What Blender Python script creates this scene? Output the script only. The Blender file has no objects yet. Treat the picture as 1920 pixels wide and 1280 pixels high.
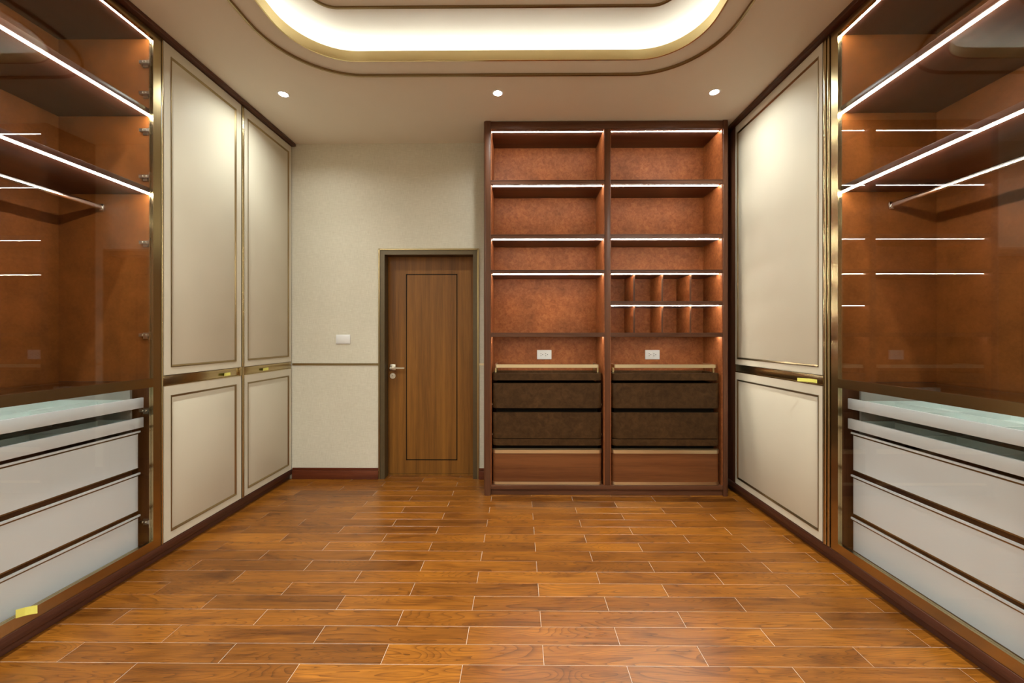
import bpy, bmesh, math, random
from mathutils import Vector

scn = bpy.context.scene
C = scn.collection
PI = math.pi

# ------------------------------------------------------------------ camera
cam_d = bpy.data.cameras.new('camera')
cam_d.sensor_width = 36.0
cam_d.lens = 14.0
cam_d.shift_x = -8.0 / 1920
cam_d.shift_y = -9.0 / 1920
cam_d.clip_start = 0.02
cam = bpy.data.objects.new('camera', cam_d)
C.objects.link(cam)
cam.location = (0, 0, 1.335)
cam.rotation_euler = (PI / 2, 0, math.atan(6 / 746.667))
scn.camera = cam

# ------------------------------------------------------------------ world, exposure
world = bpy.data.worlds.new('world')
scn.world = world
world.use_nodes = True
world.node_tree.nodes['Background'].inputs[0].default_value = (0.02, 0.02, 0.02, 1)
scn.view_settings.view_transform = 'Standard'
scn.view_settings.look = 'None'
scn.view_settings.exposure = 0.4
scn.view_settings.gamma = 1.0
scn.view_settings.use_curve_mapping = False
scn.cycles.max_bounces = 8
scn.cycles.diffuse_bounces = 4
scn.cycles.glossy_bounces = 4
scn.cycles.transparent_max_bounces = 14
scn.cycles.sample_clamp_indirect = 6.0
scn.cycles.caustics_reflective = False
scn.cycles.adaptive_threshold = 0.02

# light levels (each used in the builder of its own lamp)
SPOT_W = 38.0          # every recessed downlight
SPILL_W = 21.0          # wide spill of every downlight
DISC = 60.0
LED_SHELF = 88.0       # strips of the shelving unit
LED_CAB = 98.0         # strips of the glass wardrobes
LED_COVE = 19.0        # strip in the ceiling cove
WARM = (0.97, 1.0, 0.92)
NEUTRAL = (1.0, 0.97, 0.86)

# ------------------------------------------------------------------ main dimensions (metres)
XL, XR = -2.14, 1.835          # front faces of the two wardrobe runs
BL, BR = -2.755, 2.45          # backs of the glass wardrobes
YB = 3.733                     # back wall
YREAR = -2.3                   # wall behind the camera
ZC = 3.15                      # ceiling
YG0, YG = 0.39, 2.36           # glass wardrobes from .. to
YF = 3.345                     # front of the shelving unit

# ------------------------------------------------------------------ materials
class N:
    """tiny node helper"""
    def __init__(s, name):
        s.m = bpy.data.materials.new(name)
        s.m.use_nodes = True
        s.t = s.m.node_tree
        s.t.nodes.clear()
        s.out = s.t.nodes.new('ShaderNodeOutputMaterial')
    def new(s, kind, **kw):
        n = s.t.nodes.new('ShaderNode' + kind)
        for k, v in kw.items():
            setattr(n, k, v)
        return n
    def link(s, a, b):
        s.t.links.new(a, b)
    def bsdf(s, rough=0.5, metal=0.0, col=None, spec=0.5):
        b = s.new('BsdfPrincipled')
        b.inputs['Roughness'].default_value = rough
        b.inputs['Metallic'].default_value = metal
        b.inputs['Specular IOR Level'].default_value = spec
        if col:
            b.inputs['Base Color'].default_value = (*col, 1)
        s.link(b.outputs[0], s.out.inputs[0])
        return b
    def coords(s, scale=(1, 1, 1), kind='Object', rnd=0.0):
        tc = s.new('TexCoord')
        src = tc.outputs[kind]
        mp = s.new('Mapping')
        mp.inputs['Scale'].default_value = scale
        if rnd:
            oi = s.new('ObjectInfo')
            mul = s.new('VectorMath', operation='SCALE')
            cmb = s.new('CombineXYZ')
            for i in range(3):
                s.link(oi.outputs['Random'], cmb.inputs[i])
            s.link(cmb.outputs[0], mul.inputs[0])
            mul.inputs['Scale'].default_value = rnd
            s.link(mul.outputs[0], mp.inputs['Location'])
        s.link(src, mp.inputs['Vector'])
        return mp.outputs[0]
    def noise(s, vec, scale, detail=3, rough=0.5, dist=0.0):
        n = s.new('TexNoise')
        n.inputs['Scale'].default_value = scale
        n.inputs['Detail'].default_value = detail
        n.inputs['Roughness'].default_value = rough
        n.inputs['Distortion'].default_value = dist
        s.link(vec, n.inputs['Vector'])
        return n.outputs['Fac']
    def ramp(s, fac, stops):
        r = s.new('ValToRGB')
        e = r.color_ramp.elements
        while len(e) < len(stops):
            e.new(0.5)
        for i, (p, c) in enumerate(stops):
            e[i].position = p
            e[i].color = (*c, 1)
        s.link(fac, r.inputs[0])
        return r.outputs[0]
    def math(s, op, a, b=None):
        n = s.new('Math', operation=op)
        for i, v in enumerate((a, b)):
            if v is None:
                continue
            if isinstance(v, (int, float)):
                n.inputs[i].default_value = v
            else:
                s.link(v, n.inputs[i])
        return n.outputs[0]
    def mix(s, fac, a, b, mode='MIX'):
        n = s.new('MixRGB', blend_type=mode)
        for i, v in enumerate((fac, a, b)):
            if isinstance(v, (int, float)):
                n.inputs[i].default_value = v
            elif isinstance(v, tuple):
                n.inputs[i].default_value = (*v, 1)
            else:
                s.link(v, n.inputs[i])
        return n.outputs[0]
    def bump(s, b, height, strength=0.2, dist=0.002):
        n = s.new('Bump')
        n.inputs['Strength'].default_value = strength
        n.inputs['Distance'].default_value = dist
        s.link(height, n.inputs['Height'])
        s.link(n.outputs[0], b.inputs['Normal'])

def mat_plain(name, col, rough=0.5, metal=0.0, var=0.06, scale=30, bump=0.0, spec=0.5):
    n = N(name)
    b = n.bsdf(rough, metal, spec=spec)
    f = n.noise(n.coords(), scale, 3)
    d = tuple(c * (1 - var) for c in col)
    l = tuple(min(1, c * (1 + var)) for c in col)
    n.link(n.ramp(f, [(0.3, d), (0.7, l)]), b.inputs['Base Color'])
    if bump:
        n.bump(b, f, bump, 0.001)
    return n.m

def mat_mottled(name, dark, mid, light, scale, rough, bump=0.15, spec=0.4):
    n = N(name)
    b = n.bsdf(rough, spec=spec)
    v = n.coords()
    f1 = n.noise(v, scale, 5, 0.65, 0.6)
    f2 = n.noise(v, scale * 0.16, 2, 0.5)
    c1 = n.ramp(f1, [(0.32, dark), (0.5, mid), (0.68, light)])
    c2 = n.ramp(f2, [(0.3, (0.80, 0.80, 0.80)), (0.7, (1.12, 1.12, 1.12))])
    n.link(n.mix(1.0, c1, c2, 'MULTIPLY'), b.inputs['Base Color'])
    n.bump(b, n.noise(v, scale * 6, 2), bump, 0.0006)
    return n.m

def mat_veneer(name, dark, light, along='z', rough=0.4, k=1.0, rnd=0.0):
    """straight grained wood veneer, grain along the given axis"""
    n = N(name)
    b = n.bsdf(rough, spec=0.32)
    a = {'x': (0.6, 14, 14), 'y': (14, 0.6, 14), 'z': (14, 14, 0.6)}[along]
    f = {'x': (6, 240, 240), 'y': (240, 6, 240), 'z': (240, 240, 6)}[along]
    w = n.noise(n.coords(tuple(k * q for q in a), rnd=rnd), 1.0, 5, 0.6, 0.4)
    g = n.noise(n.coords(tuple(k * q for q in f), rnd=rnd), 1.0, 3, 0.6)
    t = n.math('ADD', n.math('MULTIPLY', w, 0.7), n.math('MULTIPLY', g, 0.3))
    n.link(n.ramp(t, [(0.36, dark), (0.62, light)]), b.inputs['Base Color'])
    n.bump(b, g, 0.06, 0.0005)
    return n.m

def mat_floor():
    n = N('teak_plank')
    b = n.bsdf(0.3, spec=0.5)
    R = 91.0
    low = n.noise(n.coords((1.1, 8.0, 1), rnd=R), 1.0, 2, 0.4, 0.5)
    ph = n.math('MULTIPLY', low, 34.0)
    saw = n.math('SUBTRACT', ph, n.math('FLOOR', ph))                 # growth rings: slow rise, sharp dark end
    rings = n.math('POWER', saw, 5.0)
    fib = n.noise(n.coords((7, 210, 1), rnd=R), 1.0, 4, 0.65)
    mid = n.noise(n.coords((2.2, 46, 1), rnd=R), 1.0, 4, 0.6, 0.4)
    broad = n.noise(n.coords((2.4, 8, 1), rnd=R), 1.0, 3, 0.55, 1.0)
    oi = n.new('ObjectInfo')
    base = n.ramp(oi.outputs['Random'], [(0.0, (0.165, 0.053, 0.0060)), (0.35, (0.215, 0.070, 0.0075)),
                                         (0.75, (0.250, 0.083, 0.0085)), (1.0, (0.300, 0.104, 0.0105))])
    c = n.mix(1.0, base, n.ramp(broad, [(0.28, (0.58, 0.52, 0.48)), (0.45, (1, 1, 1)), (0.70, (1.24, 1.27, 1.2))]), 'MULTIPLY')
    c = n.mix(n.math('MULTIPLY', rings, 0.85), c, n.mix(1.0, c, (0.36, 0.29, 0.26), 'MULTIPLY'))
    c = n.mix(1.0, c, n.ramp(mid, [(0.3, (0.70, 0.66, 0.64)), (0.6, (1.08, 1.08, 1.08))]), 'MULTIPLY')
    c = n.mix(1.0, c, n.ramp(fib, [(0.3, (0.74, 0.72, 0.70)), (0.65, (1.1, 1.1, 1.1))]), 'MULTIPLY')
    n.link(c, b.inputs['Base Color'])
    n.link(n.math('ADD', n.math('MULTIPLY', fib, 0.10), 0.24), b.inputs['Roughness'])
    n.bump(b, n.math('ADD', n.math('MULTIPLY', fib, 0.4), n.math('MULTIPLY', broad, 1.0)), 0.10, 0.0012)
    return n.m

def mat_metal(name, col, rough, along='y', amt=0.10):
    n = N(name)
    b = n.bsdf(rough, 1.0)
    f = {'x': (3, 300, 300), 'y': (300, 3, 300), 'z': (300, 300, 3)}[along]
    g = n.noise(n.coords(f), 1.0, 2, 0.6)
    n.link(n.ramp(g, [(0.2, tuple(c * (1 - amt) for c in col)), (0.8, tuple(c * (1 + amt) for c in col))]), b.inputs['Base Color'])
    n.bump(b, g, 0.03, 0.0003)
    return n.m

def mat_glass(name, tint, ior=1.56):
    n = N(name)
    tr = n.new('BsdfTransparent')
    tr.inputs[0].default_value = (*tint, 1)
    gl = n.new('BsdfGlossy')
    gl.inputs['Roughness'].default_value = 0.004
    fr = n.new('Fresnel')
    geo = n.new('NewGeometry')           # same reflectance on the way in and on the way out of the pane
    mp = n.new('MapRange')
    mp.inputs['To Min'].default_value = ior
    mp.inputs['To Max'].default_value = 1 / ior
    n.link(geo.outputs['Backfacing'], mp.inputs['Value'])
    n.link(mp.outputs[0], fr.inputs['IOR'])
    mx = n.new('MixShader')
    n.link(fr.outputs[0], mx.inputs[0])
    n.link(tr.outputs[0], mx.inputs[1])
    n.link(gl.outputs[0], mx.inputs[2])
    n.link(mx.outputs[0], n.out.inputs[0])
    return n.m

def mat_emit(name, col, strength):
    n = N(name)
    e = n.new('Emission')
    e.inputs[0].default_value = (*col, 1)
    e.inputs[1].default_value = strength
    n.link(e.outputs[0], n.out.inputs[0])
    return n.m

def mat_wallpaper():
    n = N('woven_wallpaper')
    b = n.bsdf(0.75, spec=0.25)
    h = n.noise(n.coords((18, 18, 420)), 1.0, 2)
    v = n.noise(n.coords((420, 420, 18)), 1.0, 2)
    s = n.math('ADD', n.math('MULTIPLY', h, 0.5), n.math('MULTIPLY', v, 0.5))
    big = n.noise(n.coords(), 1.6, 2)
    c = n.ramp(s, [(0.35, (0.555, 0.505, 0.400)), (0.65, (0.685, 0.635, 0.525))])
    c = n.mix(1.0, c, n.ramp(big, [(0.3, (0.95, 0.95, 0.94)), (0.7, (1.03, 1.03, 1.03))]), 'MULTIPLY')
    n.link(c, b.inputs['Base Color'])
    n.bump(b, s, 0.25, 0.0015)
    return n.m

def mat_cream():
    n = N('cream_leather')
    b = n.bsdf(0.55, spec=0.18)
    v = n.coords()
    f = n.noise(v, 2.0, 2)
    n.link(n.ramp(f, [(0.3, (0.60, 0.54, 0.425)), (0.7, (0.64, 0.58, 0.46))]), b.inputs['Base Color'])
    n.bump(b, n.noise(v, 420, 2), 0.08, 0.0005)
    return n.m

M = {}
M['paint'] = mat_plain('ceiling_paint', (0.82, 0.78, 0.70), 0.8, var=0.012, scale=3, spec=0.2)
M['paper'] = mat_wallpaper()
M['cream'] = mat_cream()
M['floor'] = mat_floor()
M['grout'] = mat_plain('joint_filler', (0.66, 0.56, 0.47), 0.8)
M['brass'] = mat_metal('brushed_brass_vertical', (0.50, 0.395, 0.215), 0.24, 'z')
M['brassy'] = mat_metal('brushed_brass_lengthwise', (0.50, 0.395, 0.215), 0.22, 'y')
M['brassx'] = mat_metal('brushed_brass_crosswise', (0.74, 0.62, 0.42), 0.33, 'x')
M['bronze'] = mat_metal('dark_bronze_trim', (0.34, 0.255, 0.135), 0.28, 'z')
M['goldpol'] = mat_metal('polished_gold_trim', (0.86, 0.71, 0.38), 0.2, 'x', 0.03)
M['darkwood'] = mat_veneer('dark_walnut', (0.062, 0.0215, 0.0095), (0.130, 0.050, 0.0240), 'z', 0.33)
M['darkwoodx'] = mat_veneer('dark_walnut_level', (0.062, 0.0215, 0.0095), (0.130, 0.050, 0.0240), 'x', 0.33)
M['darkwoody'] = mat_veneer('dark_walnut_long', (0.052, 0.0175, 0.0100), (0.095, 0.034, 0.020), 'y', 0.30)
M['redwood'] = mat_veneer('reddish_walnut', (0.100, 0.030, 0.0090), (0.180, 0.062, 0.0200), 'x', 0.34)
M['redbase'] = mat_veneer('mahogany_base', (0.075, 0.0165, 0.0070), (0.150, 0.038, 0.0150), 'x', 0.28)
M['orange'] = mat_mottled('tan_leather', (0.225, 0.062, 0.0170), (0.305, 0.091, 0.0260), (0.375, 0.125, 0.0400), 34, 0.5, spec=0.25)
M['liner'] = mat_mottled('russet_fabric_board', (0.160, 0.047, 0.0085), (0.177, 0.053, 0.0100), (0.198, 0.061, 0.0125), 60, 0.45, 0.10, spec=0.25)
M['brownleather'] = mat_mottled('dark_brown_leather', (0.035, 0.0155, 0.0050), (0.052, 0.0240, 0.0080), (0.072, 0.034, 0.0120), 22, 0.5, spec=0.14)
M['door'] = mat_veneer('teak_door_veneer', (0.118, 0.043, 0.0060), (0.240, 0.096, 0.0135), 'z', 0.5, 0.9)
M['frame'] = mat_plain('bronze_lacquer', (0.105, 0.074, 0.036), 0.38, 0.35)
M['black'] = mat_plain('black_inlay_and_gap_shade', (0.008, 0.006, 0.004), 0.7, spec=0.1)
M['steel'] = mat_metal('satin_nickel', (0.74, 0.70, 0.62), 0.3, 'x', 0.04)
M['chrome'] = mat_metal('chrome', (0.82, 0.80, 0.77), 0.09, 'y', 0.02)
M['white'] = mat_plain('white_lacquer', (0.85, 0.89, 0.95), 0.32, var=0.01, scale=3)
M['traywhite'] = mat_plain('pale_tray_lacquer', (0.66, 0.74, 0.72), 0.35, var=0.01, scale=4)
M['traygrey'] = mat_plain('grey_tray_side', (0.36, 0.34, 0.31), 0.4, var=0.02)
M['plastic'] = mat_plain('white_plastic', (0.74, 0.72, 0.70), 0.3, var=0.01)
M['tape'] = mat_plain('yellow_tape', (0.80, 0.76, 0.16), 0.55, var=0.03)
M['glass'] = mat_glass('clear_glass', (0.975, 0.98, 0.97))
M['led_shelf'] = mat_emit('shelf_led', NEUTRAL, LED_SHELF)
M['led_cab'] = mat_emit('wardrobe_led', NEUTRAL, LED_CAB)
M['led_cove'] = mat_emit('cove_led', WARM, LED_COVE)
M['disc'] = mat_emit('downlight_lens', (1.0, 0.95, 0.86), DISC)

# ------------------------------------------------------------------ mesh helpers (all coordinates in world metres)
def box(bm, x0, x1, y0, y1, z0, z1):
    x0, x1 = sorted((x0, x1)); y0, y1 = sorted((y0, y1)); z0, z1 = sorted((z0, z1))
    v = [bm.verts.new(p) for p in ((x0, y0, z0), (x1, y0, z0), (x1, y1, z0), (x0, y1, z0),
                                   (x0, y0, z1), (x1, y0, z1), (x1, y1, z1), (x0, y1, z1))]
    for f in ((3, 2, 1, 0), (4, 5, 6, 7), (0, 1, 5, 4), (1, 2, 6, 5), (2, 3, 7, 6), (3, 0, 4, 7)):
        bm.faces.new([v[i] for i in f])
    return v

def bevel(bm, w, seg=2):
    bmesh.ops.bevel(bm, geom=list(bm.edges), offset=w, segments=seg, profile=0.5, affect='EDGES', clamp_overlap=True)

def rrect(x0, x1, y0, y1, r, seg=6):
    """counter-clockwise rounded rectangle; r = radius or (x0y0, x1y0, x1y1, x0y1)"""
    if not isinstance(r, (tuple, list)):
        r = (r,) * 4
    pts = []
    for (cx, cy, sx, sy, a0, q) in ((x0, y0, 1, 1, PI, r[0]), (x1, y0, -1, 1, 1.5 * PI, r[1]),
                                    (x1, y1, -1, -1, 0, r[2]), (x0, y1, 1, -1, 0.5 * PI, r[3])):
        if q <= 0:
            pts.append((cx, cy))
            continue
        for i in range(seg + 1):
            a = a0 + i * (PI / 2) / seg
            pts.append((cx + sx * q + q * math.cos(a), cy + sy * q + q * math.sin(a)))
    return pts

def prism(bm, pts, z0, z1):
    a = [bm.verts.new((x, y, z0)) for x, y in pts]
    b = [bm.verts.new((x, y, z1)) for x, y in pts]
    n = len(pts)
    bm.faces.new(a[::-1]); bm.faces.new(b)
    for i in range(n):
        j = (i + 1) % n
        bm.faces.new((a[i], a[j], b[j], b[i]))

def ring(bm, outer, inner, z0, z1):
    n = len(outer)
    oa = [bm.verts.new((x, y, z0)) for x, y in outer]; ob = [bm.verts.new((x, y, z1)) for x, y in outer]
    ia = [bm.verts.new((x, y, z0)) for x, y in inner]; ib = [bm.verts.new((x, y, z1)) for x, y in inner]
    for i in range(n):
        j = (i + 1) % n
        bm.faces.new((oa[i], oa[j], ob[j], ob[i]))
        bm.faces.new((ia[j], ia[i], ib[i], ib[j]))
        bm.faces.new((ob[i], ob[j], ib[j], ib[i]))
        bm.faces.new((oa[j], oa[i], ia[i], ia[j]))

def cyl(bm, p0, p1, r, seg=16, r1=None):
    p0, p1 = Vector(p0), Vector(p1)
    d = (p1 - p0).normalized()
    u = d.orthogonal().normalized(); w = d.cross(u)
    r1 = r if r1 is None else r1
    a = [bm.verts.new(p0 + r * (math.cos(t) * u + math.sin(t) * w)) for t in [2 * PI * i / seg for i in range(seg)]]
    b = [bm.verts.new(p1 + r1 * (math.cos(t) * u + math.sin(t) * w)) for t in [2 * PI * i / seg for i in range(seg)]]
    bm.faces.new(a[::-1]); bm.faces.new(b)
    for i in range(seg):
        j = (i + 1) % seg
        bm.faces.new((a[i], a[j], b[j], b[i]))

def wpos(o):
    p = Vector((0, 0, 0))
    while o is not None:
        p += o.location
        o = o.parent
    return p

def obj(name, bm, mat, parent=None, smooth=False, origin=None):
    """link a bmesh given in world coordinates as ONE mesh object"""
    bmesh.ops.recalc_face_normals(bm, faces=bm.faces)
    off = Vector(origin) if origin is not None else (wpos(parent) if parent else Vector((0, 0, 0)))
    for v in bm.verts:
        v.co -= off
    me = bpy.data.meshes.new(name)
    bm.to_mesh(me); bm.free()
    me.materials.append(mat)
    if smooth:
        for p in me.polygons:
            p.use_smooth = True
        me.set_sharp_from_angle(angle=math.radians(35))
    o = bpy.data.objects.new(name, me)
    C.objects.link(o)
    if parent:
        o.parent = parent
        o.location = off - wpos(parent)
    else:
        o.location = off
    return o

def bobj(name, mat, parent, *b, bev=0.0, seg=2, origin=None):
    bm = bmesh.new()
    for q in b:
        box(bm, *q)
    if bev:
        bevel(bm, bev, seg)
    return obj(name, bm, mat, parent, smooth=bool(bev), origin=origin)

def thing(name, label, cat, loc, group=None):
    o = bpy.data.objects.new(name, None)
    o.empty_display_size = 0.1
    C.objects.link(o)
    o.location = loc
    o['label'] = label; o['category'] = cat
    if group:
        o['group'] = group
    return o

def struct(o, label=None):
    o['kind'] = 'structure'
    if label:
        o['label'] = label
    return o

# ================================================================== THE ROOM
# ---- floor: filler bed + single teak planks
fl = struct(bobj('floor', M['grout'], None, (BL - 0.15, BR + 0.15, YREAR - 0.1, YB + 0.12, -0.06, -0.0012)),
            'glossy teak plank floor laid in half-offset rows with pale joints')
PW, PLN, GAP = 0.1073, 0.667, 0.0016
DX0, DX1, DZ = -1.319, -0.385, 2.157            # outside of the door frame
FX0, FX1 = XL - 0.045, XR + 0.045
rng = random.Random(4)
mesh_cache = {}
def plank_mesh(w, d):
    key = (round(w, 4), round(d, 4))
    if key not in mesh_cache:
        bm = bmesh.new()
        t = 0.0007
        pts = ((-w / 2, -d / 2), (w / 2, -d / 2), (w / 2, d / 2), (-w / 2, d / 2))
        a = [bm.verts.new((x, y, -0.010)) for x, y in pts]
        b = [bm.verts.new((x, y, -t)) for x, y in pts]
        c = [bm.verts.new((x - math.copysign(t, x), y - math.copysign(t, y), 0)) for x, y in pts]
        bm.faces.new(c)
        for i in range(4):
            j = (i + 1) % 4
            bm.faces.new((a[i], a[j], b[j], b[i])); bm.faces.new((b[i], b[j], c[j], c[i]))
        me = bpy.data.meshes.new('plank')
        bm.to_mesh(me); bm.free()
        me.materials.append(M['floor'])
        mesh_cache[key] = me
    return mesh_cache[key]
far_bm = bmesh.new()
k0 = math.floor((YREAR - 1.620) / PW)
k = k0
while True:
    y0 = 1.620 + k * PW
    if y0 > YB + 0.09:
        break
    ya, yb = max(y0, YREAR) + GAP / 2, min(y0 + PW, YB + 0.095) - GAP / 2
    x = -0.567 if k % 2 == 0 else -0.2315
    while x > FX0:
        x -= PLN
    if yb - ya > 0.01:
        while x < FX1:
            xa, xb = max(x, FX0) + GAP / 2, min(x + PLN, FX1) - GAP / 2
            if y0 > YB - 0.02:                     # the doorway threshold row
                xa, xb = max(xa, DX0), min(xb, DX1)
            if xb - xa > 0.012:
                if y0 > 0.75:
                    o = bpy.data.objects.new('plank', plank_mesh(xb - xa, yb - ya))
                    C.objects.link(o)
                    o.parent = fl
                    o.location = ((xa + xb) / 2, (ya + yb) / 2, rng.uniform(-0.0002, 0.0002))
                else:
                    box(far_bm, xa, xb, ya, yb, -0.010, 0)
            x += PLN
    k += 1
fo = obj('plank_field', far_bm, M['floor'], fl)
fo['kind'] = 'stuff'

# ---- walls
struct(bobj('wall_back', M['paper'], None,
            (BL - 0.1, DX0, YB, YB + 0.12, 0, 3.5), (DX1, BR + 0.1, YB, YB + 0.12, 0, 3.5), (DX0, DX1, YB, YB + 0.12, DZ, 3.5)),
       'cream woven wallpaper on the wall around the wooden door')
struct(bobj('wall_left', M['paper'], None, (BL - 0.1, BL - 0.02, YG0, YB, 0, 3.5), (BL - 0.1, XL, YREAR, YG0 - 0.005, 0, 3.5)))
struct(bobj('wall_right', M['paper'], None, (BR + 0.02, BR + 0.1, YG0, YB, 0, 3.5), (XR, BR + 0.1, YREAR, YG0 - 0.005, 0, 3.5)))
struct(bobj('wall_rear', M['paper'], None, (BL - 0.1, BR + 0.1, YREAR - 0.1, YREAR, 0, 3.5)))

# ---- ceiling with the rounded light cove
CX = -0.150
def contour(off, r, y1=2.618, half=1.277, y0=-1.25, seg=14):
    return rrect(CX - half - off, CX + half + off, y0 - off, y1 + off, r, seg)
Z2 = 3.312
inner = contour(0.0, 0.36)
outer = contour(0.17, 0.53)
bm = bmesh.new()
def loop(pts, z):
    vs = [bm.verts.new((x, y, z)) for x, y in pts]
    es = [bm.edges.new((vs[i], vs[(i + 1) % len(vs)])) for i in range(len(vs))]
    return vs, es
def strip(a, b):
    for i in range(len(a)):
        j = (i + 1) % len(a)
        bm.faces.new((a[i], a[j], b[j], b[i]))
_, e0 = loop([(BL - 0.1, YREAR - 0.1), (BR + 0.1, YREAR - 0.1), (BR + 0.1, YB + 0.1), (BL - 0.1, YB + 0.1)], ZC)
v1, e1 = loop(inner, ZC)
bmesh.ops.triangle_fill(bm, edges=e0 + e1, use_beauty=True)
v2 = [bm.verts.new((x, y, ZC + 0.016)) for x, y in inner]
v3 = [bm.verts.new((x, y, ZC + 0.016)) for x, y in outer]
v4 = [bm.verts.new((x, y, Z2 - 0.012)) for x, y in outer]
v5 = [bm.verts.new((x, y, Z2)) for x, y in contour(0.155, 0.515)]
strip(v1, v2); strip(v2, v3); strip(v3, v4); strip(v4, v5)
bm.faces.new(v5)
for f in bm.faces:
    f.normal_update()
me = bpy.data.meshes.new('ceiling')
bm.to_mesh(me); bm.free()
me.materials.append(M['paint'])
ceil = bpy.data.objects.new('ceiling', me)
C.objects.link(ceil)
struct(ceil, 'painted ceiling with a rounded rectangular light cove')
# dropped island in the cove
isl = rrect(CX - 1.047, CX + 1.047, -0.96, 2.318, 0.135, 10)
bm = bmesh.new(); prism(bm, isl, 3.257, Z2)
io = obj('island_panel', bm, M['paint'], ceil)
io['label'] = 'flat dropped panel in the middle of the cove'
# brass strips cut into pieces where their joints show
def rail_pieces(path_o, path_i, cuts, z0, z1, mat, parent, name):
    n = len(path_o)
    for a, b in zip(cuts, cuts[1:] + [cuts[0] + n]):
        bm = bmesh.new()
        idx = [i % n for i in range(a, b + 1)]
        oa = [bm.verts.new((*path_o[i], z0)) for i in idx]; ob = [bm.verts.new((*path_o[i], z1)) for i in idx]
        ia = [bm.verts.new((*path_i[i], z0)) for i in idx]; ib = [bm.verts.new((*path_i[i], z1)) for i in idx]
        for i in range(len(idx) - 1):
            bm.faces.new((oa[i], oa[i + 1], ob[i + 1], ob[i])); bm.faces.new((ia[i + 1], ia[i], ib[i], ib[i + 1]))
            bm.faces.new((ob[i], ob[i + 1], ib[i + 1], ib[i])); bm.faces.new((oa[i + 1], oa[i], ia[i], ia[i + 1]))
        bm.faces.new((oa[0], ob[0], ib[0], ia[0])); bm.faces.new((oa[-1], ia[-1], ib[-1], ob[-1]))
        obj(name, bm, mat, parent, smooth=True)
S1 = 15
cuts = [0, S1 - 1, S1, 2 * S1 - 1, 2 * S1, 3 * S1 - 1, 3 * S1, 4 * S1 - 1]
rail_pieces(contour(0.0, 0.36), contour(-0.009, 0.351), cuts, ZC - 0.004, ZC + 0.062, M['goldpol'], ceil, 'cove_fascia')
rail_pieces(contour(0.138, 0.49), contour(0.126, 0.478), cuts, ZC - 0.016, ZC, M['bronze'], ceil, 'ceiling_inlay')
r0 = rrect(CX - 1.047, CX + 1.047, -0.96, 2.318, 0.135, S1 - 1)
r1 = rrect(CX - 1.036, CX + 1.036, -0.949, 2.307, 0.124, S1 - 1)
rail_pieces(r0, r1, cuts, 3.246, 3.257, M['bronze'], ceil, 'island_edging')
bm = bmesh.new(); ring(bm, contour(0.100, 0.46), contour(0.085, 0.445), ZC + 0.017, ZC + 0.025)
obj('cove_light_strip', bm, M['led_cove'], ceil)

# ---- crown strips and plinths of the two wardrobe runs
for side, X, s, y0 in (('left', XL, 1, YG0), ('right', XR, -1, YG0)):
    nm = {'left': 'trim_1', 'right': 'trim_2'}[side]
    struct(bobj(nm, M['darkwoody'], None, (X - s * 0.05, X + s * 0.036, y0, YB - 0.001, 3.121, ZC - 0.001), bev=0.003),
           'dark wood crown strip above the %s wardrobes' % side)
    struct(bobj('baseboard_' + side, M['darkwoody'], None, (X - s * 0.05, X + s * 0.004, y0, YB - 0.001, 0.044, 0.088), (X - s * 0.05, X - s * 0.020, y0, YB - 0.001, 0.0, 0.044), bev=0.003),
           'dark wood plinth under the %s wardrobes' % side)

# ---- baseboard and brass strip on the back wall
struct(bobj('baseboard_back', M['redbase'], None, (XL + 0.006, -1.322, YB - 0.018, YB, 0, 0.082), (XL + 0.006, -1.322, YB - 0.012, YB, 0.082, 0.104), bev=0.003),
       'glossy mahogany baseboard left of the door')
struct(bobj('baseboard_back', M['redbase'], None, (-0.382, -0.306, YB - 0.018, YB, 0, 0.082), (-0.382, -0.306, YB - 0.012, YB, 0.082, 0.104), bev=0.003),
       'short mahogany baseboard between door and shelving unit')
struct(bobj('trim_3', M['bronze'], None, (XL + 0.004, DX0 - 0.001, YB - 0.006, YB, 1.067, 1.085)), 'thin brass strip across the wall left of the door')
struct(bobj('trim_4', M['brassx'], None, (DX1 + 0.001, -0.306, YB - 0.006, YB, 1.067, 1.085)), 'short brass strip between door and shelving unit')

# ---- door
d = bpy.data.objects.new('door_1', None); C.objects.link(d); d.location = ((DX0 + DX1) / 2, YB + 0.1, 0)
struct(d, 'closed teak door with a black rectangular inlay in a bronze frame')
YD = 3.826                                       # front of the leaf
fx0, fx1, fz = DX0 + 0.052, DX1 - 0.050, DZ - 0.052
bobj('door_frame', M['frame'], d, (DX0, fx0, YB - 0.004, YD + 0.04, 0, DZ), (fx1, DX1, YB - 0.004, YD + 0.04, 0, DZ), (fx0, fx1, YB - 0.004, YD + 0.04, fz, DZ))
bobj('frame_edging', M['bronze'], d, (DX0 - 0.004, DX0 + 0.010, YB - 0.012, YB + 0.002, 0, DZ + 0.004), (DX1 - 0.010, DX1 + 0.004, YB - 0.012, YB + 0.002, 0, DZ + 0.004),
     (DX0, DX1, YB - 0.012, YB + 0.002, DZ - 0.010, DZ + 0.004))
leaf = bobj('door_leaf', M['door'], d, (fx0 + 0.002, fx1 - 0.002, YD, YD + 0.04, 0.02, fz - 0.002))
for q in ((-1.092, -1.083, 0.147, 1.938), (-0.606, -0.597, 0.147, 1.938), (-1.092, -0.597, 0.147, 0.156), (-1.092, -0.597, 1.929, 1.938)):
    bobj('inlay_strip', M['black'], leaf, (q[0], q[1], YD - 0.0012, YD + 0.004, q[2], q[3]))
bobj('threshold', M['door'], d, (fx0, fx1, YD - 0.004, YD + 0.03, 0.0, 0.018))
bm = bmesh.new()
box(bm, -1.246, -1.192, YD - 0.008, YD, 1.013, 1.069); bevel(bm, 0.002)
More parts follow.
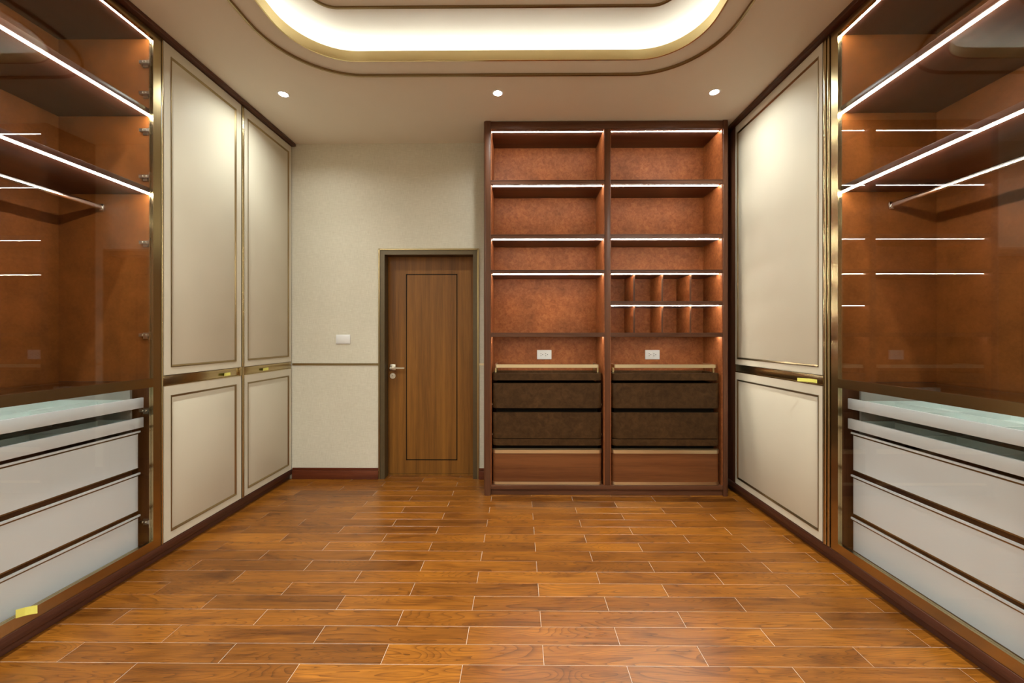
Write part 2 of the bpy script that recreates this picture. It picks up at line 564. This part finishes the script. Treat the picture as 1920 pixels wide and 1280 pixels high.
hd = obj('door_handle', bm, M['steel'], leaf, smooth=True)
bm = bmesh.new()
cyl(bm, (-1.219, YD - 0.008, 1.040), (-1.219, YD - 0.052, 1.040), 0.010)
box(bm, -1.232, -1.094, YD - 0.060, YD - 0.044, 1.031, 1.043)
obj('lever', bm, M['steel'], leaf, smooth=True)
bm = bmesh.new()
cyl(bm, (-1.219, YD, 0.958), (-1.219, YD - 0.007, 0.958), 0.027, 28)
cyl(bm, (-1.219, YD - 0.007, 0.962), (-1.219, YD - 0.013, 0.962), 0.011, 20)
lk = obj('lock_plate', bm, M['steel'], leaf, smooth=True)
bobj('keyhole', M['black'], leaf, (-1.2205, -1.2175, YD - 0.0138, YD - 0.012, 0.956, 0.968))

# ================================================================== OPEN SHELVING UNIT
UX0, UX1 = -0.300, 1.752
sh = thing('open_shelving_unit', 'tall dark walnut shelving unit with lit tan leather bays and brown drawers beside the door', 'shelving unit',
           ((UX0 + UX1) / 2, (YF + YB) / 2, 0))
YBK = YB - 0.004
for x0, x1, r in ((UX0, -0.242, (0.022, 0.004, 0, 0)), (1.705, UX1, (0.004, 0.022, 0, 0))):
    bm = bmesh.new(); prism(bm, rrect(x0, x1, YF - 0.002, YBK, r, 6), 0.0, ZC - 0.003)
    obj('side_post', bm, M['darkwood'], sh, smooth=True)
bobj('middle_post', M['darkwood'], sh, (0.716, 0.765, YF + 0.006, YBK, 0.0865, 3.0835), bev=0.002)
bobj('crown_board', M['darkwoodx'], sh, (-0.242, 1.705, YF + 0.004, YBK, 3.084, ZC - 0.004), bev=0.003)
bobj('base_board', M['darkwoodx'], sh, (-0.242, 1.705, YF + 0.006, YBK, 0.050, 0.086), bev=0.002)
bobj('kick_board', M['darkwoodx'], sh, (-0.242, 1.705, YF + 0.020, YF + 0.040, 0.0, 0.050))
BAYS = ((-0.242, 0.716), (0.765, 1.705))
T = 0.006
zs_left = [(2.620, 2.652), (2.164, 2.195), (1.868, 1.896), (1.335, 1.368)]
zs_right = [(2.620, 2.652), (2.164, 2.195), (1.868, 1.896), (1.599, 1.633), (1.335, 1.368)]
for (x0, x1), zs in zip(BAYS, (zs_left, zs_right)):
    bobj('back_panel', M['orange'], sh, (x0, x1, YBK - 0.030, YBK - 0.012, 0.086, 3.084))
    for xa, xb in ((x0, x0 + T), (x1 - T, x1)):
        bobj('side_lining', M['orange'], sh, (xa, xb, YF + 0.012, YBK - 0.031, 0.086, 3.083))
    for z0, z1 in zs:
        s_ = bobj('shelf', M['darkwoodx'], sh, (x0 + T, x1 - T, YF + 0.016, YBK - 0.031, z0, z1), (x0 + 0.0005, x1 - 0.0005, YF + 0.008, YF + 0.016, z0 - (0.0 if z0 > 1.4 else 0.0016), z1 - 0.007),
                  (x0 + 0.0005, x1 - 0.0005, YF + 0.006, YF + 0.018, z1 - 0.005, z1 + 0.001))
    for zb in [3.084] + [z[0] for z in zs]:
        bobj('led_strip', M['led_shelf'], sh, (x0 + 0.012, x1 - 0.012, YF + 0.054, YF + 0.061, zb - (0.0022 if zb > 1.4 else 0.0008), zb - 0.0002))
# cubby dividers of the right bay
for z0, z1 in ((1.634, 1.8625), (1.369, 1.5935)):
    for xc in (0.979, 1.219, 1.459):
        bobj('divider', M['orange'], sh, (xc - 0.006, xc + 0.006, YF + 0.070, YBK - 0.031, z0, z1))
        bobj('divider_edge', M['darkwood'], sh, (xc - 0.007, xc + 0.007, YF + 0.064, YF + 0.070, z0, z1))
# drawers and trays, rounded at the front corners
YDR = YF + 0.016
def front(x0, x1, yf, yb, r=0.036):
    return rrect(x0, x1, yf, yb, (r, r, 0, 0), 7)
for x0, x1 in ((-0.233, 0.700), (0.775, 1.690)):
    a, b = x0 + 0.004, x1 - 0.004
    bobj('gap_shade_box', M['black'], sh, (a + 0.03, b - 0.03, YDR + 0.05, YBK - 0.035, 0.09, 0.94))  # black block painted as the shade seen through gaps between drawer fronts
    for z0, z1 in ((0.733, 0.942), (0.478, 0.694)):
        bm = bmesh.new(); prism(bm, front(a, b, YDR, YDR + 0.042), z0, z1); bevel(bm, 0.005, 2)
        dr = obj('leather_drawer', bm, M['brownleather'], sh, smooth=True)
        for xe in (a - 0.006, b - 0.001):
            bobj('drawer_runner', M['steel'], dr, (xe, xe + 0.007, YDR + 0.05, YDR + 0.25, z0 + 0.016, z0 + 0.030))
    # top tray with a brass gallery rail
    bm = bmesh.new()
    ring(bm, front(a, b, YDR, YDR + 0.30), front(a + 0.022, b - 0.022, YDR + 0.022, YDR + 0.278, 0.022), 0.967, 1.026)
    prism(bm, front(a + 0.021, b - 0.021, YDR + 0.021, YDR + 0.279, 0.022), 0.967, 0.985)
    ty = obj('top_tray', bm, M['brownleather'], sh, smooth=True)
    bm = bmesh.new()
    ring(bm, front(a + 0.020, b - 0.020, YDR + 0.010, YDR + 0.045, 0.018), front(a + 0.030, b - 0.030, YDR + 0.018, YDR + 0.0449, 0.010), 1.072, 1.099)
    for xs in (a + 0.020, b - 0.030):
        box(bm, xs, xs + 0.010, YDR + 0.040, YDR + 0.25, 1.072, 1.099)
    obj('gallery_rail', bm, M['brassx'], ty, smooth=False)
    for xs in (a + 0.018, b - 0.032):
        bobj('rail_post', M['brass'], ty, (xs, xs + 0.014, YDR + 0.06, YDR + 0.074, 1.0255, 1.072))
        bobj('rail_post', M['brass'], ty, (xs, xs + 0.014, YDR + 0.23, YDR + 0.244, 1.0255, 1.072))
    bm = bmesh.new(); prism(bm, front(a, b, YDR, YDR + 0.042), 0.418, 0.471); bevel(bm, 0.004, 2)
    obj('lower_tray', bm, M['brownleather'], sh, smooth=True)
    bm = bmesh.new(); prism(bm, front(a, b, YDR, YDR + 0.045), 0.092, 0.352)
    wd = obj('wooden_drawer', bm, M['redwood'], sh, smooth=True)
    for z0, z1 in ((0.352, 0.381), (0.0885, 0.112)):
        bm = bmesh.new(); ring(bm, front(a - 0.003, b + 0.003, YDR - 0.003, YDR + 0.045, 0.039), front(a + 0.004, b - 0.004, YDR + 0.004, YDR + 0.0449, 0.032), z0, z1)
        obj('brass_edge', bm, M['brassx'], wd, smooth=True)

# power outlets on the back panels of the lower bays
YO = YBK - 0.0302
def outlet(x, z, label):
    t = thing('power_outlet', label, 'outlet', (x, YO, z), 'power outlets in the shelving unit')
    p = bobj('cover_plate', M['plastic'], t, (x - 0.067, x + 0.067, YO - 0.009, YO, z - 0.043, z + 0.043), bev=0.003)
    for xc in (x - 0.022, x + 0.022):
        so = bobj('socket', M['plastic'], t, (xc - 0.0165, xc + 0.0165, YO - 0.0105, YO - 0.008, z - 0.022, z + 0.022), bev=0.001)
        bobj('socket_hole', M['black'], so, (xc - 0.012, xc - 0.006, YO - 0.0112, YO - 0.010, z + 0.006, z + 0.012))
        bobj('socket_hole', M['black'], so, (xc - 0.012, xc - 0.006, YO - 0.0112, YO - 0.010, z - 0.012, z - 0.006))
        bobj('socket_hole', M['black'], so, (xc + 0.004, xc + 0.010, YO - 0.0112, YO - 0.010, z - 0.003, z + 0.003))
outlet(0.230, 1.169, 'white power outlet in the shelving bay nearer the door')
outlet(1.229, 1.169, 'white power outlet in the shelving bay under the small cubbies')

sw = thing('light_switch', 'blank white switch plate on the wallpaper left of the door', 'switch', (-1.656, YB, 1.311))
bobj('cover_plate', M['plastic'], sw, (-1.656 - 0.067, -1.656 + 0.067, YB - 0.009, YB, 1.311 - 0.043, 1.311 + 0.043), bev=0.003)
bobj('rocker', M['plastic'], sw, (-1.656 - 0.058, -1.656 + 0.058, YB - 0.0105, YB - 0.008, 1.311 - 0.036, 1.311 + 0.036), bev=0.001)

# ================================================================== WARDROBES WITH CREAM PANEL DOORS
class Face:
    """local frame of a wardrobe front: n = distance into the room from plane X"""
    def __init__(s, X, sgn):
        s.X, s.s = X, sgn
    def b(s, y0, y1, z0, z1, n0, n1):
        return (s.X + s.s * n0, s.X + s.s * n1, y0, y1, z0, z1)
    def picture_frame(s, bm, y0, y1, z0, z1, prof):
        rings = []
        for o, n in prof:
            rings.append([bm.verts.new((s.X + s.s * n, y, z)) for y, z in ((y0 + o, z0 + o), (y1 - o, z0 + o), (y1 - o, z1 - o), (y0 + o, z1 - o))])
        for a, b in zip(rings, rings[1:]):
            for i in range(4):
                j = (i + 1) % 4
                bm.faces.new((a[i], a[j], b[j], b[i]))
        return rings

def door_leaf(fc, root, name, y0, y1, z0, z1, ins):
    """cream door: stiles and rails around a sunk centre panel, bronze moulding between"""
    iy0, iy1, iz0, iz1 = y0 + ins[0], y1 - ins[1], z0 + ins[2], z1 - ins[3]
    bm = bmesh.new()
    rg = fc.picture_frame(bm, y0, y1, z0, z1, [(0, -0.022), (0, -0.0015), (0.0015, 0)])
    a = rg[-1]
    b = [bm.verts.new((fc.X, y, z)) for y, z in ((iy0, iz0), (iy1, iz0), (iy1, iz1), (iy0, iz1))]
    c = [bm.verts.new((fc.X - fc.s * 0.009, y, z)) for y, z in ((iy0, iz0), (iy1, iz0), (iy1, iz1), (iy0, iz1))]
    for i in range(4):
        j = (i + 1) % 4
        bm.faces.new((a[i], a[j], b[j], b[i])); bm.faces.new((b[i], b[j], c[j], c[i]))
    bm.faces.new(rg[0])
    dl = obj(name, bm, M['cream'], root)
    bobj('centre_panel', M['cream'], dl, fc.b(iy0 + 0.012, iy1 - 0.012, iz0 + 0.012, iz1 - 0.012, -0.012, -0.0035), bev=0.0015)
    bm = bmesh.new()
    fc.picture_frame(bm, iy0, iy1, iz0, iz1, [(-0.001, -0.002), (-0.001, 0.003), (0.003, 0.0035), (0.013, -0.004), (0.013, -0.008)])
    obj('moulding', bm, M['bronze'], dl)
    return dl

def wardrobe(fc, y0, y1, back, label, ins_u, ins_l, strips):
    root = thing('panel_wardrobe', label, 'wardrobe', (fc.X, (y0 + y1) / 2, 0.088), 'cream panelled wardrobes')
    n1 = -abs(back - fc.X)
    bobj('carcass', M['darkwood'], root, fc.b(y0 + 0.001, y1 - 0.001, 0.090, 3.118, -0.024, n1))
    door_leaf(fc, root, 'upper_door', y0 + 0.004, y1 - 0.004, 1.101, 3.118, ins_u)
    door_leaf(fc, root, 'lower_door', y0 + 0.004, y1 - 0.004, 0.092, 1.037, ins_l)
    pb = bobj('pull_band', M['brassy'], root, fc.b(y0 + 0.004, y1 - 0.004, 1.041, 1.098, -0.022, -0.004), bev=0.001)
    bobj('finger_lip', M['brassy'], root, fc.b(y0 + 0.004, y1 - 0.004, 1.036, 1.041, -0.022, 0.001))
    for ya, yb, n in strips:
        bm = bmesh.new()
        pts = [(fc.X - fc.s * 0.023, ya), (fc.X - fc.s * 0.023, yb)]
        m = 6
        for i in range(m + 1):                    # rounded nose
            t = PI * i / m
            pts.append((fc.X + fc.s * (n + 0.004 * math.sin(t)), (ya + yb) / 2 + (yb - ya) / 2 * math.cos(t)))
        prism(bm, pts, 0.092, 3.118)
        obj('edge_strip', bm, M['brass'], root, smooth=True)
    return root

FL, FR = Face(XL, 1), Face(XR, -1)
wa = wardrobe(FL, 2.374, 3.052, BL, 'cream panelled wardrobe next to the glass wardrobe with metal hinges', (0.050, 0.056, 0.048, 0.066), (0.050, 0.056, 0.050, 0.062),
              [(2.364, 2.374, 0.0)])
bobj('band_clip', M['brassy'], wa, FL.b(3.024, 3.047, 1.036, 1.103, -0.004, 0.004), bev=0.001)
wardrobe(FL, 3.080, 3.722, BL, 'cream panelled wardrobe in the corner left of the light switch', (0.036, 0.040, 0.048, 0.066), (0.036, 0.040, 0.050, 0.062),
         [(3.054, 3.066, 0.002), (3.068, 3.078, 0.0)])
wardrobe(FR, 2.424, 3.405, BR, 'wide cream panelled wardrobe right of the shelving unit', (0.030, 0.030, 0.048, 0.066), (0.030, 0.030, 0.050, 0.062),
         [(2.372, 2.390, 0.0), (2.394, 2.416, 0.003)])
ft = thing('filler_panel', 'narrow dark wood filler panel between shelving unit and right wardrobe', 'panel', (XR, 3.56, 0.088))
bobj('board', M['darkwood'], ft, FR.b(3.409, YB - 0.003, 0.090, 3.118, -0.03, -0.004), bev=0.002)

# ================================================================== GLASS WARDROBES
def hinge_mesh(fc, y, z):
    bm = bmesh.new()
    n = -0.030
    box(bm, *fc.b(y - 0.006, y, z - 0.022, z + 0.014, n - 0.058, n - 0.030))           # plate on the side panel
    box(bm, *fc.b(y - 0.020, y - 0.006, z - 0.008, z + 0.010, n - 0.070, n + 0.004))   # arm
    cyl(bm, (fc.X + fc.s * (n - 0.050), y - 0.020, z + 0.001), (fc.X + fc.s * (n - 0.050), y - 0.024, z + 0.001), 0.005, 10)
    cyl(bm, (fc.X + fc.s * (n - 0.030), y - 0.020, z + 0.001), (fc.X + fc.s * (n - 0.030), y - 0.024, z + 0.001), 0.005, 10)
    box(bm, *fc.b(y - 0.030, y - 0.004, z - 0.026, z + 0.020, n + 0.000, n + 0.010))   # cup on the door
    return bm

def glass_wardrobe(fc, back, label, hinges):
    root = thing('glass_wardrobe', label, 'wardrobe', (fc.X, (YG0 + YG) / 2, 0.088), 'glass-fronted wardrobes')
    D = abs(back - fc.X)
    nb = -D
    # carcass
    bobj('back_board', M['liner'], root, fc.b(YG0, YG, 0.090, 3.117, nb, nb + 0.015))
    for ya, yb in ((YG - 0.015, YG), (YG0, YG0 + 0.015)):
        bobj('side_board', M['liner'], root, fc.b(ya, yb, 1.071, 3.117, nb + 0.0152, -0.0255))
        bobj('lower_side_board', M['darkwood'], root, fc.b(ya, yb, 0.090, 1.071, nb + 0.0152, -0.0255))
    bobj('top_board', M['darkwoody'], root, fc.b(YG0 + 0.016, YG - 0.016, 3.100, 3.117, nb + 0.0155, -0.026))
    bobj('bottom_board', M['darkwoody'], root, fc.b(YG0 + 0.016, YG - 0.016, 0.090, 0.106, nb + 0.0155, -0.026))
    for zu in (2.642, 2.180):
        bobj('shelf', M['darkwoody'], root, fc.b(YG0 + 0.016, YG - 0.016, zu, zu + 0.030, nb + 0.0155, -0.032), bev=0.002)
    for zu in (3.100, 2.642, 2.180):
        bobj('led_strip', M['led_cab'], root, fc.b(YG0 + 0.018, YG - 0.018, zu - 0.005, zu - 0.0005, -0.054, -0.041))
    # clothes rail
    bm = bmesh.new()
    cx, cz = fc.X - fc.s * 0.330, 2.100
    pts = rrect(cx - 0.0075, cx + 0.0075, cz - 0.015, cz + 0.015, 0.0074, 5)
    n = len(pts)
    a = [bm.verts.new((x, YG0 + 0.02, z)) for x, z in pts]; b = [bm.verts.new((x, YG - 0.018, z)) for x, z in pts]
    bm.faces.new(a); bm.faces.new(b[::-1])
    for i in range(n):
        bm.faces.new((a[i], a[(i + 1) % n], b[(i + 1) % n], b[i]))
    rl = obj('clothes_rail', bm, M['chrome'], root, smooth=True)
    for ya in (YG - 0.028, YG0 + 0.016):
        bobj('rail_bracket', M['chrome'], rl, (cx - 0.013, cx + 0.013, ya, ya + 0.012, cz - 0.023, cz + 0.021), bev=0.003)
    # glass counter over the trays
    bobj('counter_glass', M['glass'], root, fc.b(YG0 + 0.017, YG - 0.017, 1.060, 1.068, nb + 0.016, -0.034))
    bobj('counter_edge', M['darkwoody'], root, fc.b(YG0 + 0.017, YG - 0.017, 1.050, 1.0595, nb + 0.016, nb + 0.046))
    # drawers
    YE0, YE = YG0 + 0.06, YG - 0.058
    bobj('drawer_chest', M['darkwood'], root, fc.b(YE0, YE - 0.012, 0.107, 0.760, nb + 0.016, -0.105))
    for yy in (YE - 0.014, YE0):
        bobj('tray_support', M['traygrey'], root, fc.b(yy, yy + 0.012, 0.765, 1.045, nb + 0.05, -0.115))
    for zb, zt in ((0.567, 0.790), (0.318, 0.546), (0.108, 0.302)):
        bm = bmesh.new()
        x0, x1 = fc.X - fc.s * 0.076, fc.X - fc.s * 0.100
        poly = rrect(min(x0, x1), max(x0, x1), YE0, YE, 0.010, 4)
        prism(bm, poly, zb + 0.0065, zt - 0.020)
        dr = obj('white_drawer', bm, M['white'], root, smooth=True)
        for q0, q1, nm, mt, e in ((zb, zb + 0.0065, 'lower_edge', M['bronze'], 0.0015), (zt - 0.020, zt - 0.012, 'bronze_edge', M['bronze'], 0.0015), (zt - 0.012, zt - 0.003, 'pull_edge', M['white'], 0.006)):
            bm = bmesh.new()
            if nm == 'pull_edge':                 # narrow lip along the front only
                xa, xb = sorted((x0 + fc.s * e, x0 - fc.s * 0.004))
                prism(bm, rrect(xa, xb, YE0 - e, YE + e, 0.004, 4), q0, q1)
                obj(nm, bm, mt, dr, smooth=True)
                continue
            prism(bm, rrect(min(x0, x1) - e, max(x0, x1) + e, YE0 - e, YE + e, 0.011, 4), q0, q1)
            obj(nm, bm, mt, dr, smooth=True)
    for zb, zt in ((0.920, 0.979), (0.806, 0.864)):
        tr = bobj('tray', M['traywhite'], root, fc.b(YE0 + 0.02, YE - 0.02, zb + 0.004, zb + 0.010, nb + 0.06, -0.078),
                  fc.b(YE0 + 0.016, YE0 + 0.026, zb + 0.004, zt - 0.010, nb + 0.06, -0.078), fc.b(YE - 0.026, YE - 0.016, zb + 0.004, zt - 0.010, nb + 0.06, -0.078),
                  fc.b(YE0 + 0.026, YE - 0.026, zb + 0.010, zt - 0.010, nb + 0.05, nb + 0.06))
        bobj('tray_front', M['white'], tr, fc.b(YE0 - 0.012, YE + 0.014, zb, zt, -0.078, -0.062), bev=0.0012)
        yy = YE - 0.026
        while yy > YE0 + 0.35:
            yy -= 0.315
            bobj('divider', M['traywhite'], tr, fc.b(yy - 0.004, yy + 0.004, zb + 0.010, zt - 0.012, nb + 0.06, -0.080))
        bobj('divider', M['traywhite'], tr, fc.b(YE0 + 0.027, YE - 0.027, zb + 0.010, zt - 0.014, -0.30, -0.292))
    # two framed glass doors
    mid = 1.372
    for ya, yb in ((mid + 0.002, YG), (YG0, mid - 0.002)):
        dr = bobj('glass_door', M['brass'], root, fc.b(ya, ya + 0.050, 0.091, 3.118, -0.024, 0), fc.b(yb - 0.050, yb, 0.091, 3.118, -0.024, 0))
        dr['label'] = 'glass door with brushed brass stiles and rails'
        for z0, z1 in ((0.091, 0.142), (1.041, 1.092), (3.080, 3.118)):
            bobj('door_rail', M['brassy'], dr, fc.b(ya + 0.050, yb - 0.050, z0, z1, -0.024, 0))
        for z0, z1 in ((0.142, 1.041), (1.092, 3.080)):
            bobj('glass_pane', M['glass'], dr, fc.b(ya + 0.050, yb - 0.050, z0, z1, -0.016, -0.011))
    for z in hinges:
        o = obj('hinge', hinge_mesh(fc, YG - 0.0155, z), M['steel'], root)
    return root

glass_wardrobe(FL, BL, 'brass-framed glass wardrobe with metal hinges showing and white drawers on the left side',
               (2.952, 2.770, 2.551, 2.278, 1.890, 1.344, 0.899, 0.242))
glass_wardrobe(FR, BR, 'brass-framed glass wardrobe with white drawers on the right side of the room', ())

# ================================================================== YELLOW TAPE
def tape(fc, y, z, label, n0=-0.004, length=0.09, h=0.022, curl=0.02, dirn=1, slope=0.0):
    bm = bmesh.new()
    m = 8
    rows = []
    for i in range(m + 1):
        t = i / m
        yy = y + dirn * (t - 0.5) * length
        nn = n0 + 0.0006 + (curl * max(0, t - 0.45) ** 1.5 * 2.2)
        zz = z + slope * t
        rows.append([bm.verts.new((fc.X + fc.s * q, yy, zz + w)) for q, w in ((nn, -h / 2), (nn, h / 2), (nn + 0.0006, h / 2), (nn + 0.0006, -h / 2))])
    for a, b in zip(rows, rows[1:]):
        for i in range(4):
            bm.faces.new((a[i], a[(i + 1) % 4], b[(i + 1) % 4], b[i]))
    bm.faces.new(rows[0]); bm.faces.new(rows[-1][::-1])
    o = obj('tape_strip', bm, M['tape'], None, origin=(fc.X, y, z))
    o['label'] = label; o['category'] = 'tape'; o['group'] = 'yellow tape pulls on the wardrobe fronts'
tape(FL, 2.893, 1.060, 'yellow tape tab on the brass band of the wardrobe beside the hinged glass', dirn=-1, length=0.085)
tape(FL, 3.333, 1.062, 'yellow tape tab on the brass band of the corner wardrobe', dirn=-1, length=0.10)
tape(FR, 2.530, 1.059, 'yellow tape tab on the brass band of the right wardrobe', dirn=1, length=0.11, curl=0.05)
tape(FL, 1.703, 0.158, 'curled yellow tape near the bottom of the left glass door', n0=0.001, length=0.060, h=0.036, curl=0.022, dirn=1, slope=-0.020)

# ================================================================== RECESSED DOWNLIGHTS
def downlight(x, y, label, beam=1.0, spill=1.0):
    t = thing('recessed_downlight', label, 'downlight', (x, y, ZC), 'recessed ceiling downlights')
    bm = bmesh.new()
    m = 28
    prof = [(0.030, 0.000), (0.032, -0.003), (0.041, -0.004), (0.044, 0.000)]
    rows = [[bm.verts.new((x + r * math.cos(2 * PI * i / m), y + r * math.sin(2 * PI * i / m), ZC + z)) for i in range(m)] for r, z in prof]
    for a, b in zip(rows, rows[1:]):
        for i in range(m):
            bm.faces.new((a[i], a[(i + 1) % m], b[(i + 1) % m], b[i]))
    obj('trim_ring', bm, M['plastic'], t, smooth=True)
    bm = bmesh.new()
    cyl(bm, (x, y, ZC - 0.002), (x, y, ZC - 0.0005), 0.031, m)
    obj('lens', bm, M['disc'], t)
    l = bpy.data.lights.new('downlight_beam', 'SPOT')
    l.energy = SPOT_W * beam
    l.color = (0.93, 1.0, 0.955)
    l.spot_size = math.radians(104)
    l.spot_blend = 0.6
    l.shadow_soft_size = 0.03
    lo = bpy.data.objects.new('downlight_beam', l)
    C.objects.link(lo)
    lo.parent = t
    lo.location = (0, 0, -0.006)
    l = bpy.data.lights.new('downlight_spill', 'AREA')
    l.shape = 'DISK'
    l.size = 0.058
    l.energy = SPILL_W * spill
    l.spread = math.radians(150)
    l.color = (0.93, 1.0, 0.955)
    lo = bpy.data.objects.new('downlight_spill', l)
    C.objects.link(lo)
    lo.parent = t
    lo.location = (0, 0, -0.0035)
for x, nm in ((-1.767, 'round ceiling downlight near the left wardrobes'), (-0.162, 'round ceiling downlight above the left edge of the shelving unit'),
              (1.447, 'round ceiling downlight near the right wardrobe')):
    downlight(x, 2.967, nm, 0.27, 0.25)
for x, y, nm in ((-1.767, 1.40, 'above the left glass doors'), (1.447, 1.40, 'above the right glass doors'), (-1.767, -0.05, 'nearest the left wall'), (1.447, -0.05, 'nearest the right wall'),
                 (-1.767, -1.50, 'in the rear left corner'), (1.447, -1.50, 'in the rear right corner'), (-0.162, -1.85, 'in the middle of the rear row')):
    downlight(x, y, 'added unseen fill downlight %s' % nm)  # unseen lamps added as fill to brighten the room
